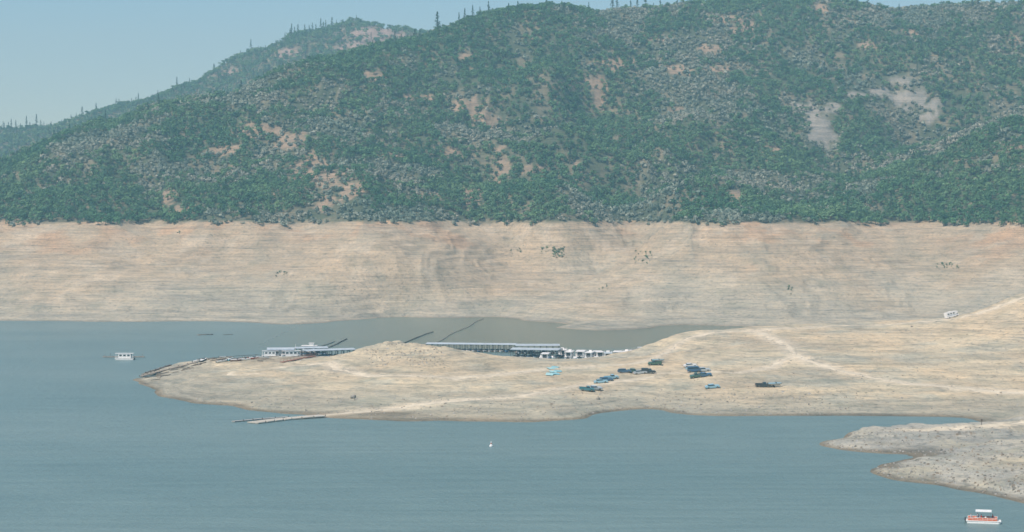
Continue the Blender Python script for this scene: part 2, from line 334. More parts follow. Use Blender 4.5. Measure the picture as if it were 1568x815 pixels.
for i in range(5):
    r=random.Random(i+10); cl=[(0,0,4.0,1.7,1.4)]
    for k in range(6):
        a=r.uniform(0,6.28); q=r.uniform(1.1,2.2); cl.append((q*math.cos(a),q*math.sin(a),r.uniform(1.8,4.4),r.uniform(.9,1.5),r.uniform(.8,1.2)))
    protos.objects.link(leafcloud('a_oak_%d'%i,cl,30,.5,m_oak,(3.2,.25),i))
for i in range(4):
    r=random.Random(i+30); cl=[]
    for k in range(5):
        a=r.uniform(0,6.28); q=r.uniform(.2,1.6); cl.append((q*math.cos(a),q*math.sin(a),r.uniform(.8,2.0),r.uniform(.7,1.1),r.uniform(.6,1.0)))
    protos.objects.link(leafcloud('b_shrub_%d'%i,cl,30,.4,m_gry,(1.0,.12),i+50))
for i in range(4):
    r=random.Random(i+60); cl=[]; H=13+r.uniform(-2,2)
    for k in range(13):
        f=k/12; zz=2.5+f*(H-2.5); q=(1-f)*1.5*r.uniform(.3,1); a=r.uniform(0,6.28)
        if r.random()<.15: continue
        cl.append((q*math.cos(a),q*math.sin(a),zz,(1-f)*1.7+.35,.75))
    protos.objects.link(leafcloud('c_pine_%d'%i,cl,26,.45,m_pin,(H-.5,.28),i+80))

def scatter(name,pts,sc,rot,idx):
    me=bpy.data.meshes.new(name); me.vertices.add(len(pts)); me.vertices.foreach_set('co',np.asarray(pts,np.float32).ravel())
    for nm,ty,d in(('sc','FLOAT',sc),('rot','FLOAT',rot),('idx','INT',idx)):
        a=me.attributes.new(nm,ty,'POINT'); a.data.foreach_set('value',np.asarray(d,np.float32 if ty=='FLOAT' else np.int32))
    ob=bpy.data.objects.new(name,me); scene.collection.objects.link(ob)
    t=bpy.data.node_groups.new(name+'_gn','GeometryNodeTree')
    t.interface.new_socket('Geometry',in_out='INPUT',socket_type='NodeSocketGeometry'); t.interface.new_socket('Geometry',in_out='OUTPUT',socket_type='NodeSocketGeometry')
    gi=t.nodes.new('NodeGroupInput'); go=t.nodes.new('NodeGroupOutput'); io=t.nodes.new('GeometryNodeInstanceOnPoints'); ci=t.nodes.new('GeometryNodeCollectionInfo')
    ci.inputs['Collection'].default_value=protos; ci.inputs['Separate Children'].default_value=True; ci.inputs['Reset Children'].default_value=True
    def na(n,ty):
        x=t.nodes.new('GeometryNodeInputNamedAttribute'); x.data_type=ty; x.inputs['Name'].default_value=n; return x.outputs['Attribute']
    cx=t.nodes.new('ShaderNodeCombineXYZ'); t.links.new(na('rot','FLOAT'),cx.inputs[2])
    er=t.nodes.new('FunctionNodeEulerToRotation'); t.links.new(cx.outputs[0],er.inputs[0])
    t.links.new(gi.outputs[0],io.inputs['Points']); t.links.new(ci.outputs[0],io.inputs['Instance']); io.inputs['Pick Instance'].default_value=True
    t.links.new(na('idx','INT'),io.inputs['Instance Index']); t.links.new(er.outputs[0],io.inputs['Rotation']); t.links.new(na('sc','FLOAT'),io.inputs['Scale']); t.links.new(io.outputs[0],go.inputs[0])
    md=ob.modifiers.new('forest','NODES'); md.node_group=t; return ob

def grid(x0,x1,y0,y1,s):
    a,b=np.meshgrid(np.arange(x0,x1,s),np.arange(y0,y1,s)); a=a.ravel(); b=b.ravel()
    return a+rng.uniform(-.55,.55,a.shape)*s,b+rng.uniform(-.55,.55,a.shape)*s
x,y=grid(-620,660,1290,2020,4.1); k=np.abs(x)<.3*y+40; x,y=x[k],y[k]; z=height(x,y)
jn=fbm(x,y,14,4,2)*1.9+fbm(x,y,5,2,6)*1.3
pm=np.maximum(patchmask(soil,x,y,z,jn)*.66,patchmask(rock,x,y,z,jn)*.92)
op=sm(.18,.42,fbm(x,y,16,4,4))*.5
keep=(z>60.5+fbm(x,y,12,3,3)*5)&(rng.random(x.shape)>np.maximum(pm,op)); x,y,z=x[keep],y[keep],z[keep]
g=fbm(x,y,85,4,1)+fbm(x,y,20,2,7)*.45+rng.normal(0,.12,x.shape)
idx=np.where(g>.0,rng.integers(0,5,x.shape),5+rng.integers(0,4,x.shape))
pine=rng.random(x.shape)<.010; idx=np.where(pine,9+rng.integers(0,4,x.shape),idx)
sc=rng.uniform(.6,1.3,x.shape)*np.where(idx<5,.95,np.where(idx<9,1.3,.75))
scatter('hillside_forest',np.stack([x,y,z],-1),sc,rng.uniform(0,6.28,x.shape),idx)
x,y=grid(-900,0,2200,2860,6.3); k=(x>-.31*y)&(x<-.01*y); x,y=x[k],y[k]; z=height(x,y)
mm=patchmask(mrock,x,y,z,fbm(x,y,20,3,2))
keep=rng.random(x.shape)>np.maximum(mm*.8,.06); x,y,z=x[keep],y[keep],z[keep]
idx=np.where(rng.random(x.shape)<.05,9+rng.integers(0,4,x.shape),np.where(rng.random(x.shape)<.75,rng.integers(0,5,x.shape),5+rng.integers(0,4,x.shape)))
scatter('mountain_forest',np.stack([x,y,z],-1),rng.uniform(.9,1.5,x.shape)*np.where(idx>8,.6,1),rng.uniform(0,6.28,x.shape),idx)
P3=[];S3=[]
def ridge_pine(u,D0,h):
    xx=None; best=-1e9
    for D in np.arange(D0-90,D0+90,4.):
        xq=X(u,D); zq=float(height(xq,D)[0]); s=(zq-CAMZ)/D
        if s>best: best=s; xx=(xq,D,zq)
    P3.append(xx); S3.append(h*xx[1]/F/13.0)
for u,h in [(670,26),(703,14),(712,16),(735,12),(748,18),(793,13),(795,10),(938,22),(944,18),(965,14),(975,16),(988,20),(1000,9),(860,9),(1310,14),(1327,15),(1375,10),(1487,14),(1495,16),(1200,10),(1150,9),(1413,9),(1045,8)]: ridge_pine(u,1850,h*1.2)
for u in list(range(0,80,7))+[120,128,150,178,183,205,208,214,243,270,330,385]+list(range(436,520,6)): ridge_pine(u+random.uniform(-3,3),2800,random.uniform(9,19))
scatter('ridge_pine_trees',np.array(P3),S3,[random.uniform(0,6) for _ in S3],[9+random.randrange(4) for _ in S3])
P4=[];S4=[]
for u,v,ru,rv,n in [(855,388,9,8,50),(845,383,16,4,16),(790,386,8,3,8),(985,395,14,10,24),(1450,408,18,4,26),(430,420,10,6,10),(275,357,5,2,5),(925,440,8,5,6),(1208,447,5,7,5)]:
    for _ in range(n):
        P4.append(hit(u+random.uniform(-ru,ru),v+random.uniform(-rv,rv),1080)); S4.append(random.uniform(.12,.34))
scatter('shore_bushes',np.array(P4),S4,[random.uniform(0,6) for _ in S4],[random.randrange(5) if random.random()<.8 else 5+random.randrange(4) for _ in S4])

# ---------------------------------------------------------------- part builder
class Bd:
    def __init__(s): s.V=[];s.F=[];s.M=[];s.mats=[]
    def mi(s,m):
        if m not in s.mats: s.mats.append(m)
        return s.mats.index(m)
    def add(s,V,Fc,m):
        b=len(s.V); s.V+=[tuple(v) for v in V]; k=s.mi(m)
        for f in Fc: s.F.append(tuple(i+b for i in f)); s.M.append(k)
    def box(s,c,d,m,top=(1,1),sh=(0,0)):
        x,y,z=c; a,b_,h=d[0]/2,d[1]/2,d[2]/2
        V=[(x+i*a,y+j*b_,z-h) for i,j in((-1,-1),(1,-1),(1,1),(-1,1))]+[(x+i*a*top[0]+sh[0],y+j*b_*top[1]+sh[1],z+h) for i,j in((-1,-1),(1,-1),(1,1),(-1,1))]
        s.add(V,[(3,2,1,0),(4,5,6,7),(0,1,5,4),(1,2,6,5),(2,3,7,6),(3,0,4,7)],m)
    def cyl(s,p0,p1,r,m,n=10,r1=None):
        p0=Vector(p0);p1=Vector(p1);ax=(p1-p0).normalized();o=ax.orthogonal().normalized();q=ax.cross(o); r1=r if r1 is None else r1
        V=[p0+(o*math.cos(k*6.28318/n)+q*math.sin(k*6.28318/n))*r for k in range(n)]+[p1+(o*math.cos(k*6.28318/n)+q*math.sin(k*6.28318/n))*r1 for k in range(n)]
        s.add(V,[tuple(range(n))[::-1],tuple(range(n,2*n))]+[(k,(k+1)%n,n+(k+1)%n,n+k) for k in range(n)],m)
    def prism(s,prof,y0,y1,m,inset=None):
        n=len(prof); V=[(x,y0,z) for x,z in prof]+[(x,y1,z) for x,z in prof]
        s.add(V,[tuple(range(n)),tuple(range(2*n-1,n-1,-1))]+[(k,n+k,n+(k+1)%n,(k+1)%n)[::-1] for k in range(n)],m)
    def obj(s,name,loc=(0,0,0),rz=0,normal=None,bevel=0):
        me=bpy.data.meshes.new(name); me.from_pydata(s.V,[],s.F)
        for m in s.mats: me.materials.append(m)
        me.polygons.foreach_set('material_index',s.M); bm=bmesh.new(); bm.from_mesh(me); bmesh.ops.recalc_face_normals(bm,faces=bm.faces); bm.to_mesh(me); bm.free()
        ob=bpy.data.objects.new(name,me); scene.collection.objects.link(ob); ob.location=loc
        q=Matrix.Rotation(rz,4,'Z')
        if normal is not None: q=Vector((0,0,1)).rotation_difference(normal).to_matrix().to_4x4()@q
        ob.rotation_euler=q.to_euler()
        if bevel: b=ob.modifiers.new('edge','BEVEL'); b.width=bevel; b.segments=2; b.limit_method='ANGLE'
        return ob
def gnormal(x,y,d=1.8):
    hx=float((height(x+d,y)-height(x-d,y))[0])/(2*d); hy=float((height(x,y+d)-height(x,y-d))[0])/(2*d)
    return Vector((-hx,-hy,1)).normalized()

glass=simple('window_glass',(.03,.05,.06),.08,0,.1,2,.6); tyre=simple('tyre_rubber',(.02,.02,.02),.85); chrome=simple('chrome',(.6,.6,.6),.2,1)
white=simple('white_paint',(.78,.78,.75),.45,0,.05); offw=simple('offwhite_fibreglass',(.66,.68,.66),.5,0,.06); wood=simple('weathered_wood',(.26,.22,.17),.9,0,.3,1.2); dwood=simple('dark_wood',(.085,.065,.05),.9,0,.3,1.0)
roofm=simple('corrugated_roof',(.46,.53,.56),.5,.1,.10,.4); blue=simple('blue_canvas',(.08,.20,.35),.8); teal=simple('turquoise_canvas',(.16,.52,.58),.8); orange=simple('orange_panel',(.62,.13,.04),.5); darkm=simple('dark_steel',(.05,.06,.065),.6,.2)  # darkm is plain near-black steel for dock posts, trailer frames and outboards
rust=simple('rusted_steel',(.30,.15,.10),.8); grey=simple('grey_deck',(.34,.33,.30),.85,0,.15,1.0)
paints={k:simple('car_paint_'+k,c,.28,0,.03,1,.6) for k,c in dict(navy=(.05,.12,.20),teal=(.06,.22,.25),green=(.06,.13,.09),white=(.7,.72,.7),sky=(.28,.48,.56),black=(.035,.05,.055),tan=(.35,.28,.18),silver=(.42,.47,.48),red=(.3,.04,.03)).items()}

def wheels(b,xa,w,r=.34):
    for x in xa:
        for sgn in(-1,1):
            b.cyl((x,sgn*(w/2-.2),r),(x,sgn*(w/2+.02),r),r,tyre,14); b.cyl((x,sgn*(w/2+.021),r),(x,sgn*(w/2+.035),r),r*.5,chrome,10)
def lights(b,L,w):
    for sgn in(-1,1):
        b.box((L/2+.01,sgn*(w/2-.28),.68),(.05,.3,.14),white); b.box((-L/2-.01,sgn*(w/2-.25),.7),(.05,.26,.14),orange)
    b.box((L/2+.06,0,.48),(.12,w*.96,.12),chrome); b.box((-L/2-.06,0,.48),(.12,w*.96,.12),chrome)
def car(kind,p,u,v,head):
    b=Bd(); pm=paints[p]; w=1.85
    if kind in('sedan','wagon'):
        L=5.0; b.prism([(-2.5,.35),(-2.5,.82),(-2.42,.92),(-1.55,.98),(.75,1.0),(2.3,.9),(2.48,.75),(2.5,.35),(1.95,.3),(1.85,.55),(1.3,.55),(1.2,.26),(-1.1,.26),(-1.2,.55),(-1.75,.55),(-1.85,.3)],-w/2,w/2,pm)
        x0,x1=(-1.55,.8) if kind=='sedan' else(-2.35,.8)
        b.box(((x0+x1)/2,0,1.2),(x1-x0,w*.94,.42),glass,top=(.72 if kind=='sedan' else .84,.8),sh=(-.08 if kind=='sedan' else -.1,0))
        l=(x1-x0)*(.74 if kind=='sedan' else .86); b.box(((x0+x1)/2-.08,0,1.43),(l,w*.78,.06),pm)
        for s in(-1,1): b.box(((x0+x1)/2-.1,s*w*.41,1.2),(.08,.1,.44),pm,top=(1,.5),sh=(0,-s*.05))
        wheels(b,(-1.48,1.58),w); lights(b,L,w)
    elif kind=='pickup':
        L=5.2; w=1.9; b.prism([(-2.6,.45),(-2.6,.75),(-.1,.75),(-.1,1.08),(1.15,1.1),(2.45,1.02),(2.6,.85),(2.6,.45),(2.05,.4),(1.95,.62),(1.35,.62),(1.25,.36),(-1.1,.36),(-1.2,.62),(-1.8,.62),(-1.9,.4)],-w/2,w/2,pm)
        for s in(-1,1): b.box((-1.35,s*(w/2-.05),.96),(2.48,.09,.42),pm)
        b.box((-2.56,0,.96),(.08,w-.22,.42),pm); b.box((.52,0,1.36),(1.22,w*.93,.54),glass,top=(.78,.84),sh=(-.06,0)); b.box((.46,0,1.66),(.98,w*.8,.07),pm)
        wheels(b,(-1.5,1.65),w,.38); lights(b,L,w)
    elif kind=='camper':
        L=5.4; w=1.95; b.prism([(-2.7,.45),(-2.7,1.0),(-.1,1.08),(1.15,1.1),(2.45,1.02),(2.65,.85),(2.65,.45),(2.05,.4),(1.95,.62),(1.35,.62),(1.25,.36),(-1.1,.36),(-1.2,.62),(-1.8,.62),(-1.9,.4)],-w/2,w/2,pm)
        b.box((.52,0,1.38),(1.22,w*.93,.54),glass,top=(.78,.84),sh=(-.06,0)); b.box((.46,0,1.68),(.98,w*.8,.07),pm)
        b.box((-1.42,0,1.45),(2.5,w*1.02,.85),pm); b.box((-1.5,0,1.5),(1.6,w*1.03,.3),glass); wheels(b,(-1.5,1.65),w,.38); lights(b,L,w)
    elif kind=='van':
        L=4.9; w=1.9; b.prism([(-2.4,.4),(-2.42,1.95),(-2.3,2.05),(1.35,2.05),(1.6,1.95),(2.25,1.15),(2.42,1.0),(2.45,.4),(1.95,.36),(1.85,.62),(1.3,.62),(1.2,.32),(-1.1,.32),(-1.2,.62),(-1.75,.62),(-1.85,.36)],-w/2,w/2,pm)
        b.prism([(-2.1,1.3),(-2.1,1.8),(1.35,1.8),(1.85,1.3)],-w/2-.01,w/2+.01,glass); b.prism([(1.66,1.92),(2.26,1.2),(2.28,1.22),(1.68,1.94)],-w*.43,w*.43,glass)
        wheels(b,(-1.48,1.58),w); lights(b,L,w)
    x,y,z=hit(u,v); n=gnormal(x,y)
    return b.obj({'sedan':'parked_car','wagon':'parked_station_wagon','pickup':'parked_pickup_truck','camper':'parked_camper_truck','van':'parked_van'}[kind],(x,y,z+.02),head,n,.05)
def hullshape(b,L,w,z0,h,m,cover):
    st=[(-.5,.92,.12),(-.2,1,.0),(.15,.95,.0),(.35,.65,.1),(.5,.05,.35)]; V=[];Fc=[]
    for fx,fw,kz in st:
        V+=[(fx*L,-fw*w/2,z0+h*.75),(fx*L,-fw*w*.35,z0+h*(.2+kz)),(fx*L,0,z0+h*kz),(fx*L,fw*w*.35,z0+h*(.2+kz)),(fx*L,fw*w/2,z0+h*.75)]
    for i in range(4):
        for k in range(4): a=i*5+k; Fc.append((a,a+1,a+6,a+5))
    Fc+=[(4,3,2,1,0)]; b.add(V,Fc,m)
    b.add([V[0],V[4],V[9],V[14],V[19],V[24],V[20],V[15],V[10],V[5]],[tuple(range(10))],cover)
    b.box((L*.08,0,z0+h*.9),(.5,w*.7,.35),glass,top=(.4,.85),sh=(-.15,0)); b.box((-L*.5-.12,0,z0+h*.55),(.3,.35,.8),darkm)
def trailer(u,v,head):
    b=Bd(); b.box((0,0,.5),(4.6,.12,.1),darkm); b.box((2.9,0,.5),(1.4,.08,.08),darkm)
    for s in(-1,1): b.cyl((-.5,s*.85,.32),(-.5,s*1.03,.32),.32,tyre,12); b.box((0,s*.6,.58),(3.6,.08,.08),darkm)
    b.box((-.5,0,.36),(.1,1.8,.08),darkm)
    hullshape(b,4.8,1.9,.65,1.0,paints['silver'],paints['sky']); x,y,z=hit(u,v); return b.obj('boat_on_trailer',(x,y,z),head,gnormal(x,y))

R=math.radians
cars=[('pickup','teal',898,599,8),('sedan','silver',911,597,12),('sedan','sky',920,587,5),('wagon','navy',928,584,0),('pickup','sky',936,581,15),
('wagon','navy',956,571,5),('sedan','green',970,571,-8),('sedan','silver',980,573,10),('camper','black',993,572,3),('pickup','green',1003,559,170),('sedan','sky',1060,567,4),('van','navy',1063,570,-4),('wagon','silver',1077,569,6),('pickup','green',1068,578,184),('sedan','navy',1079,577,0),('sedan','sky',1091,595,5),('pickup','black',1168,593,4),('sedan','white',1057,562,10)]
for k,p,u,v,h in cars: car(k,p,u,v,R(h))
trailer(1187,593,R(3)); trailer(1008,556,R(0))

b=Bd(); b.prism([(-3.6,.5),(-3.6,2.95),(-3.4,3.05),(2.2,3.05),(3.3,2.6),(3.35,2.1),(2.7,1.75),(3.5,1.25),(3.6,1.1),(3.6,.5)],-1.15,1.15,white)
for xx in(-2.5,-.9,.8): b.box((xx,0,2.1),(1.0,2.32,.6),glass)
b.prism([(2.55,1.25),(2.45,1.75),(2.75,1.72),(3.38,1.27)],-1.16,1.16,glass); b.box((0,0,1.35),(6.6,2.33,.16),blue); b.box((-1,0,3.18),(1.2,.9,.25),white); wheels(b,(-2.2,2.5),2.3,.42); lights(b,7.2,2.3)
x,y,z=hit(1458,487); nn=gnormal(x,y,3.5); b.obj('motorhome',(x,y,z),R(24),nn,.06).scale=(.85,.85,.92)

# ---------------------------------------------------------------- boats
def houseboat(u,v,L,head,roof=roofm,up=True,name='houseboat',D=None):
    b=Bd(); w=L*.32
    for s in(-1,1): b.cyl((-L*.48,s*w*.33,.15),(L*.42,s*w*.33,.15),.42,offw,10); b.cyl((L*.42,s*w*.33,.15),(L*.5,s*w*.33,.35),.42,offw,10,.1)
    b.box((0,0,.66),(L,w,.16),white); b.box((-.02*L,0,1.78),(L*.66,w*.86,2.08),white)
    nw=max(3,int(L*.66/1.6))
    for i in range(nw):
        xx=-.02*L+(i+.5-nw/2)*L*.62/nw
        b.box((xx,0,2.0),(L*.62/nw*.62,w*.88,.72),glass)
    b.box((L*.315,0,1.8),(.06,w*.5,1.6),glass); b.box((-L*.352,0,1.8),(.06,w*.5,1.6),glass)
    b.box((0,0,2.9),(L*.96,w*.98,.14),roof); b.box((-.0*L,0,2.80),(L*.9,w*.9,.08),offw)
    for sx_ in(-.45,.45):
        for s in(-1,1): b.cyl((sx_*L,s*w*.44,.74),(sx_*L,s*w*.44,2.84),.05,white,6)
    for sx0,sx1 in((-.49,-.36),(.33,.49)):
        for s in(-1,1):
            for hz in(1.15,1.6): b.box(((sx0+sx1)/2*L,s*w*.48,hz),((sx1-sx0)*L,.05,.05),white)
    for e in(-.49,.49):
        for hz in(1.15,1.6): b.box((e*L,0,hz),(.05,w*.96,.05),white)
    if up:
        for s in(-1,1): b.box((-.1*L,s*w*.44,3.65),(L*.6,.05,.05),white); [b.cyl(((-.4+.15*k)*L,s*w*.44,2.97),((-.4+.15*k)*L,s*w*.44,3.65),.035,white,6) for k in range(5)]
        b.box((L*.18,0,3.35),(.8,w*.4,.75),white)
    b.box((-L*.5-.2,0,.5),(.4,.5,.9),darkm)
    x,y,z=W(u,v) if D is None else (X(u,D),D,0); return b.obj(name,(x,y,0.0),head)
houseboat(191,551,8.6,R(178),white,False)
b=Bd(); b.box((0,0,.18),(19,2.2,.3),wood)
for k in range(6): b.box((-8+k*3.2,0,.4),(.15,2.0,.12),wood)
for s in(-8.6,8.6): b.cyl((s,0,.3),(s,0,1.5),.08,wood,6)
b.cyl((-6,-.3,.33),(-6,-.3,1.9),.06,dwood,6)
x,y,z=W(187,548); b.obj('floating_dock',(x,y+3.5,0),R(1))
for i,(u,v,L,h,rf) in enumerate([(872,548,11,80,white),(889,547,13,84,white),(903,549,11,78,white),(917,548,12,95,white),(931,550,12,88,roofm),(945,548,11,82,white),(958,548,11,70,white),(969,546,12,60,white),(980,545,10,40,white),(835,551,11,85,white),(862,545,11,95,white),(990,541,9,20,white),(446,547,9,15,white),(414,547,8,5,white)]): houseboat(u,v,L,R(h),rf,i%2==0 and i<12)
def motorboat(u,v,L,h,m,name='moored_motorboat'):
    b=Bd(); hullshape(b,L,L*.36,-.25,1.3,m,offw); b.box((0,0,1.15),(L*.28,L*.26,.6),white,top=(.75,.85)); b.box((L*.02,0,1.2),(L*.22,L*.265,.3),glass,top=(.9,.93)); x,y,z=W(u,v); b.obj(name,(x,y,0),R(h))
for a in [(830,549,7,85,white),(845,550,6.5,80,teal),(818,546,7,95,white),(880,551,6,100,teal),(912,551,6,80,blue),(938,551,6.5,95,white),(425,546,7,20,white),(434,548,7,10,white)]: motorboat(*a)

def covered_dock(p0,p1,wid,hgt,bays,roof,boats=True,name='covered_boat_dock'):
    p0=Vector(p0);p1=Vector(p1);L=(p1-p0).length; a=math.atan2(p1.y-p0.y,p1.x-p0.x); b=Bd()
    b.box((L/2,0,.35),(L,2.0,.4),wood)
    b.prism([(0,hgt),(L,hgt),(L,hgt+.18),(0,hgt+.18)],-wid/2,wid/2,roof)
    V=[(-.3,-wid/2-.3,hgt+.19),(L+.3,-wid/2-.3,hgt+.19),(L+.3,0,hgt+.75),(-.3,0,hgt+.75),(L+.3,wid/2+.3,hgt+.19),(-.3,wid/2+.3,hgt+.19)]
    b.add(V,[(0,1,2,3),(3,2,4,5),(1,4,2),(0,3,5)],roof)
    for i in range(bays+1):
        xx=i*L/bays
        for s in(-1,1):
            b.cyl((xx,s*wid*.47,-.3),(xx,s*wid*.47,hgt),.13,darkm,6); b.box((xx,s*wid*.26,.35),(.8,wid*.4,.3),wood)
        b.cyl((xx,-.8,.4),(xx,-.8,hgt),.12,darkm,6); b.box((xx,0,hgt-.25),(.15,wid*.94,.3),darkm)
    if boats:
        for i in range(bays):
            for s in(-1,1):
                if random.random()<.8:
                    c=Bd(); l=random.uniform(5,7); hullshape(c,l,2.2,-.2,1.3,random.choice([white,offw,blue,paints['silver']]),random.choice([offw,blue,white,grey])); xx=(i+.5)*L/bays
                    rot=[(xx+vy,s*(wid*.28)+s*vx*.8,vz) for vx,vy,vz in c.V]
                    base=len(b.V); b.V+=rot
                    for f,mi in zip(c.F,c.M): b.F.append(tuple(q+base for q in f)); b.M.append(b.mi(c.mats[mi]))
    return b.obj(name,(p0.x,p0.y,0),a)
covered_dock(W(786,547),W(858,548),13,3.7,7,roofm)
covered_dock(W(790,541),W(856,541),12,3.7,7,roofm)
covered_dock(W(655,537.5),W(790,539),8,3.4,16,roofm)
covered_dock(W(466,548),W(540,545.5),7,3.1,8,roofm)
covered_dock(W(452,544),W(500,543),6,3.1,6,roofm)
b=Bd(); b.box((0,0,.4),(15,8,.7),wood); b.box((0,0,1.9),(11,5.6,2.5),offw)
for k in range(4): b.box((-4+k*2.6,0,2.1),(1.3,5.66,1.0),glass)
b.prism([(-6.2,3.16),(6.2,3.16),(6.2,3.35),(-6.2,3.35)],-3.6,3.6,blue); b.add([(-6.3,-3.7,3.36),(6.3,-3.7,3.36),(6.3,0,4.2),(-6.3,0,4.2),(6.3,3.7,3.36),(-6.3,3.7,3.36)],[(0,1,2,3),(3,2,4,5),(1,4,2),(0,3,5)],roofm)
b.cyl((6.8,-3,.7),(6.8,-3,6),.06,white,6); x,y,z=W(427,548); b.obj('marina_store_building',(x,y+8,0),R(4))
b=Bd(); b.box((0,0,.4),(9,6,.6),wood); b.box((0,0,2.1),(6,4,2.8),white); b.box((0,0,2.3),(3.6,4.06,.9),glass); b.box((0,0,3.6),(7.4,5.4,.2),white); b.box((1,0,4.2),(2,2,1.0),offw); b.box((1,0,4.8),(2.6,2.6,.15),white)
x,y,z=W(474,541); b.obj('fuel_dock_building',(x,y,0),R(-3))

def boom(p0,p1,r,name,m,seg=9.0):
    p0=Vector(p0);p1=Vector(p1); L=(p1-p0).length; n=max(2,int(L/seg)); b=Bd()
    for i in range(n):
        a=p0.lerp(p1,i/n); c=p0.lerp(p1,(i+.9)/n); o=Vector((random.uniform(-1,1)+2.5*math.sin(i*.45),random.uniform(-1,1),0))*.3
        b.cyl(a+o,c+o,r*random.uniform(.7,1.2),m,7); b.cyl(c+o,p0.lerp(p1,(i+1)/n)+o,.1,darkm,5)
    return b.obj(name)
boom(W(490,537,.15),W(533,519,.15),.3,'floating_log_boom',dwood); boom(W(596,533,.15),W(664,508,.15),.3,'floating_log_boom',dwood); boom(W(660,528,.1),W(741,487.5,.1),.2,'floating_log_boom',wood); boom(W(480,534,.1),W(512,523,.1),.25,'floating_log_boom',dwood)

def walkway(pts,w,name,m,rail=False,zoff=.25):
    b=Bd()
    for p0,p1 in zip(pts[:-1],pts[1:]):
        p0=Vector(p0);p1=Vector(p1);L=(p1-p0).length; n=max(1,int(L/3.2)); d=(p1-p0)/n; s=Vector((-d.y,d.x,0)).normalized()*w/2
        for i in range(n):
            a=p0+d*i+Vector((0,0,zoff)); c=p0+d*(i+.93)+Vector((0,0,zoff)); j=Vector((0,0,random.uniform(-.06,.06)))
            V=[a-s+j,c-s+j,c+s+j,a+s+j]; V+=[v+Vector((0,0,.28)) for v in V]
            b.add(V,[(3,2,1,0),(4,5,6,7),(0,1,5,4),(1,2,6,5),(2,3,7,6),(3,0,4,7)],m)
            if rail:
                for q in(-1,1): b.cyl(a+s*q*.95+Vector((0,0,.28)),a+s*q*.95+Vector((0,0,1.2)),.05,m,5); b.cyl(a+s*q*.95+Vector((0,0,1.2)),c+s*q*.95+Vector((0,0,1.2)),.05,m,5)
            else: b.box(tuple(a+s*.8+Vector((0,0,.42))),(.25,.25,.25),dwood)
    return b.obj(name)
walkway([W(494,637.5,.3),W(440,642,.05),W(386,648.5,.05)],4.8,'boat_ramp_walkway',simple('pale_deck',(.46,.43,.36),.85,0,.15,1.0),zoff=.05)
walkway([W(440,639.5,.05),W(400,642.5,.05),W(356,646.5,.05)],1.6,'narrow_floating_walkway',grey,zoff=.05)
def hs(u,v): 
    x,y,z=hit(u,v); return (x,y,z)
walkway([W(216,578),hs(245,570),hs(275,563),hs(303,556)],1.8,'beached_walkway',wood)
walkway([W(224,572.5),hs(262,560.5)],1.2,'beached_walkway',dwood)
walkway([hs(332,553),hs(360,551),hs(398,548.5)],1.5,'beached_walkway',dwood,True)
walkway([hs(432,556),hs(458,551),hs(482,546.5)],1.8,'rusted_gangway',rust,True)
b=Bd()
for _ in range(46):
    u=random.choice([random.uniform(215,330),random.uniform(300,420)]); v0=590-(u-215)*.33 if u<300 else 556
    x,y,z=hit(u,v0-random.uniform(0,9)); a=random.gauss(.5,.5); l=random.uniform(2,7)
    x2,y2=x+math.cos(a)*l,y+math.sin(a)*l; b.cyl((x,y,z+.15),(x2,y2,max(0,float(height(x2,y2)[0]))+.2),random.uniform(.1,.22),random.choice([wood,dwood]),6)
b.obj('driftwood_logs')
for u,v,L,h,m in [(304,554,5,30,white),(312,553,4.5,60,dwood),(346,549,5.5,15,white),(352,552,5,75,teal),(362,553,5,20,rust),(375,552,5,-10,white),(388,550,5,45,orange),(402,549,5.5,5,white),(340,555,4.5,15,offw)]:
    b=Bd(); hullshape(b,L,1.9,0,1.1,m,offw); x,y,z=hit(u,v); b.obj('beached_rowing_boat',(x,y,z-.05),R(h),gnormal(x,y))
for k,(u,v) in enumerate([(843,565),(851,563),(846,570),(854,569),(842,574),(850,573)]):
    b=Bd(); nx=8; V=[];Fc=[]
    for i in range(nx):
        for j in range(5): V.append(((i/(nx-1)-.5)*2.8,(j/4-.5)*4,.1+.12*random.random()+.25*math.sin(j/4*3.14)))
    for i in range(nx-1):
        for j in range(4): a=i*5+j; Fc.append((a,a+1,a+6,a+5))
    b.add(V,Fc,simple('turquoise_tarp_%d'%k,(.22,.46,.50) if k%2 else (.33,.54,.54),.7)); x,y,z=hit(u,v); b.obj('turquoise_tarp',(x,y,z+.03),R(random.uniform(-20,20)),gnormal(x,y))
def boulder(u,v,r,m):
    bm=bmesh.new(); bmesh.ops.create_icosphere(bm,subdivisions=3,radius=r)
    for vt in bm.verts:
        n=float(fbm(np.array(vt.co.x*1.3+u),np.array(vt.co.y*1.3+vt.co.z),1.0,3,3)); vt.co*=1+.45*n; vt.co.z*=.7
    me=bpy.data.meshes.new('boulder'); bm.to_mesh(me); bm.free(); me.materials.append(m); ob=bpy.data.objects.new('boulder',me); scene.collection.objects.link(ob); x,y,z=hit(u,v); ob.location=(x,y,z+r*.3)
stone=simple('boulder_stone',(.22,.21,.18),.9,0,.3,1.5)
boulder(541,610,1.0,stone); boulder(1440,690,.6,stone); boulder(1446,692,.4,stone); boulder(916,612,.7,stone)
b=Bd(); r_=random.Random(3)
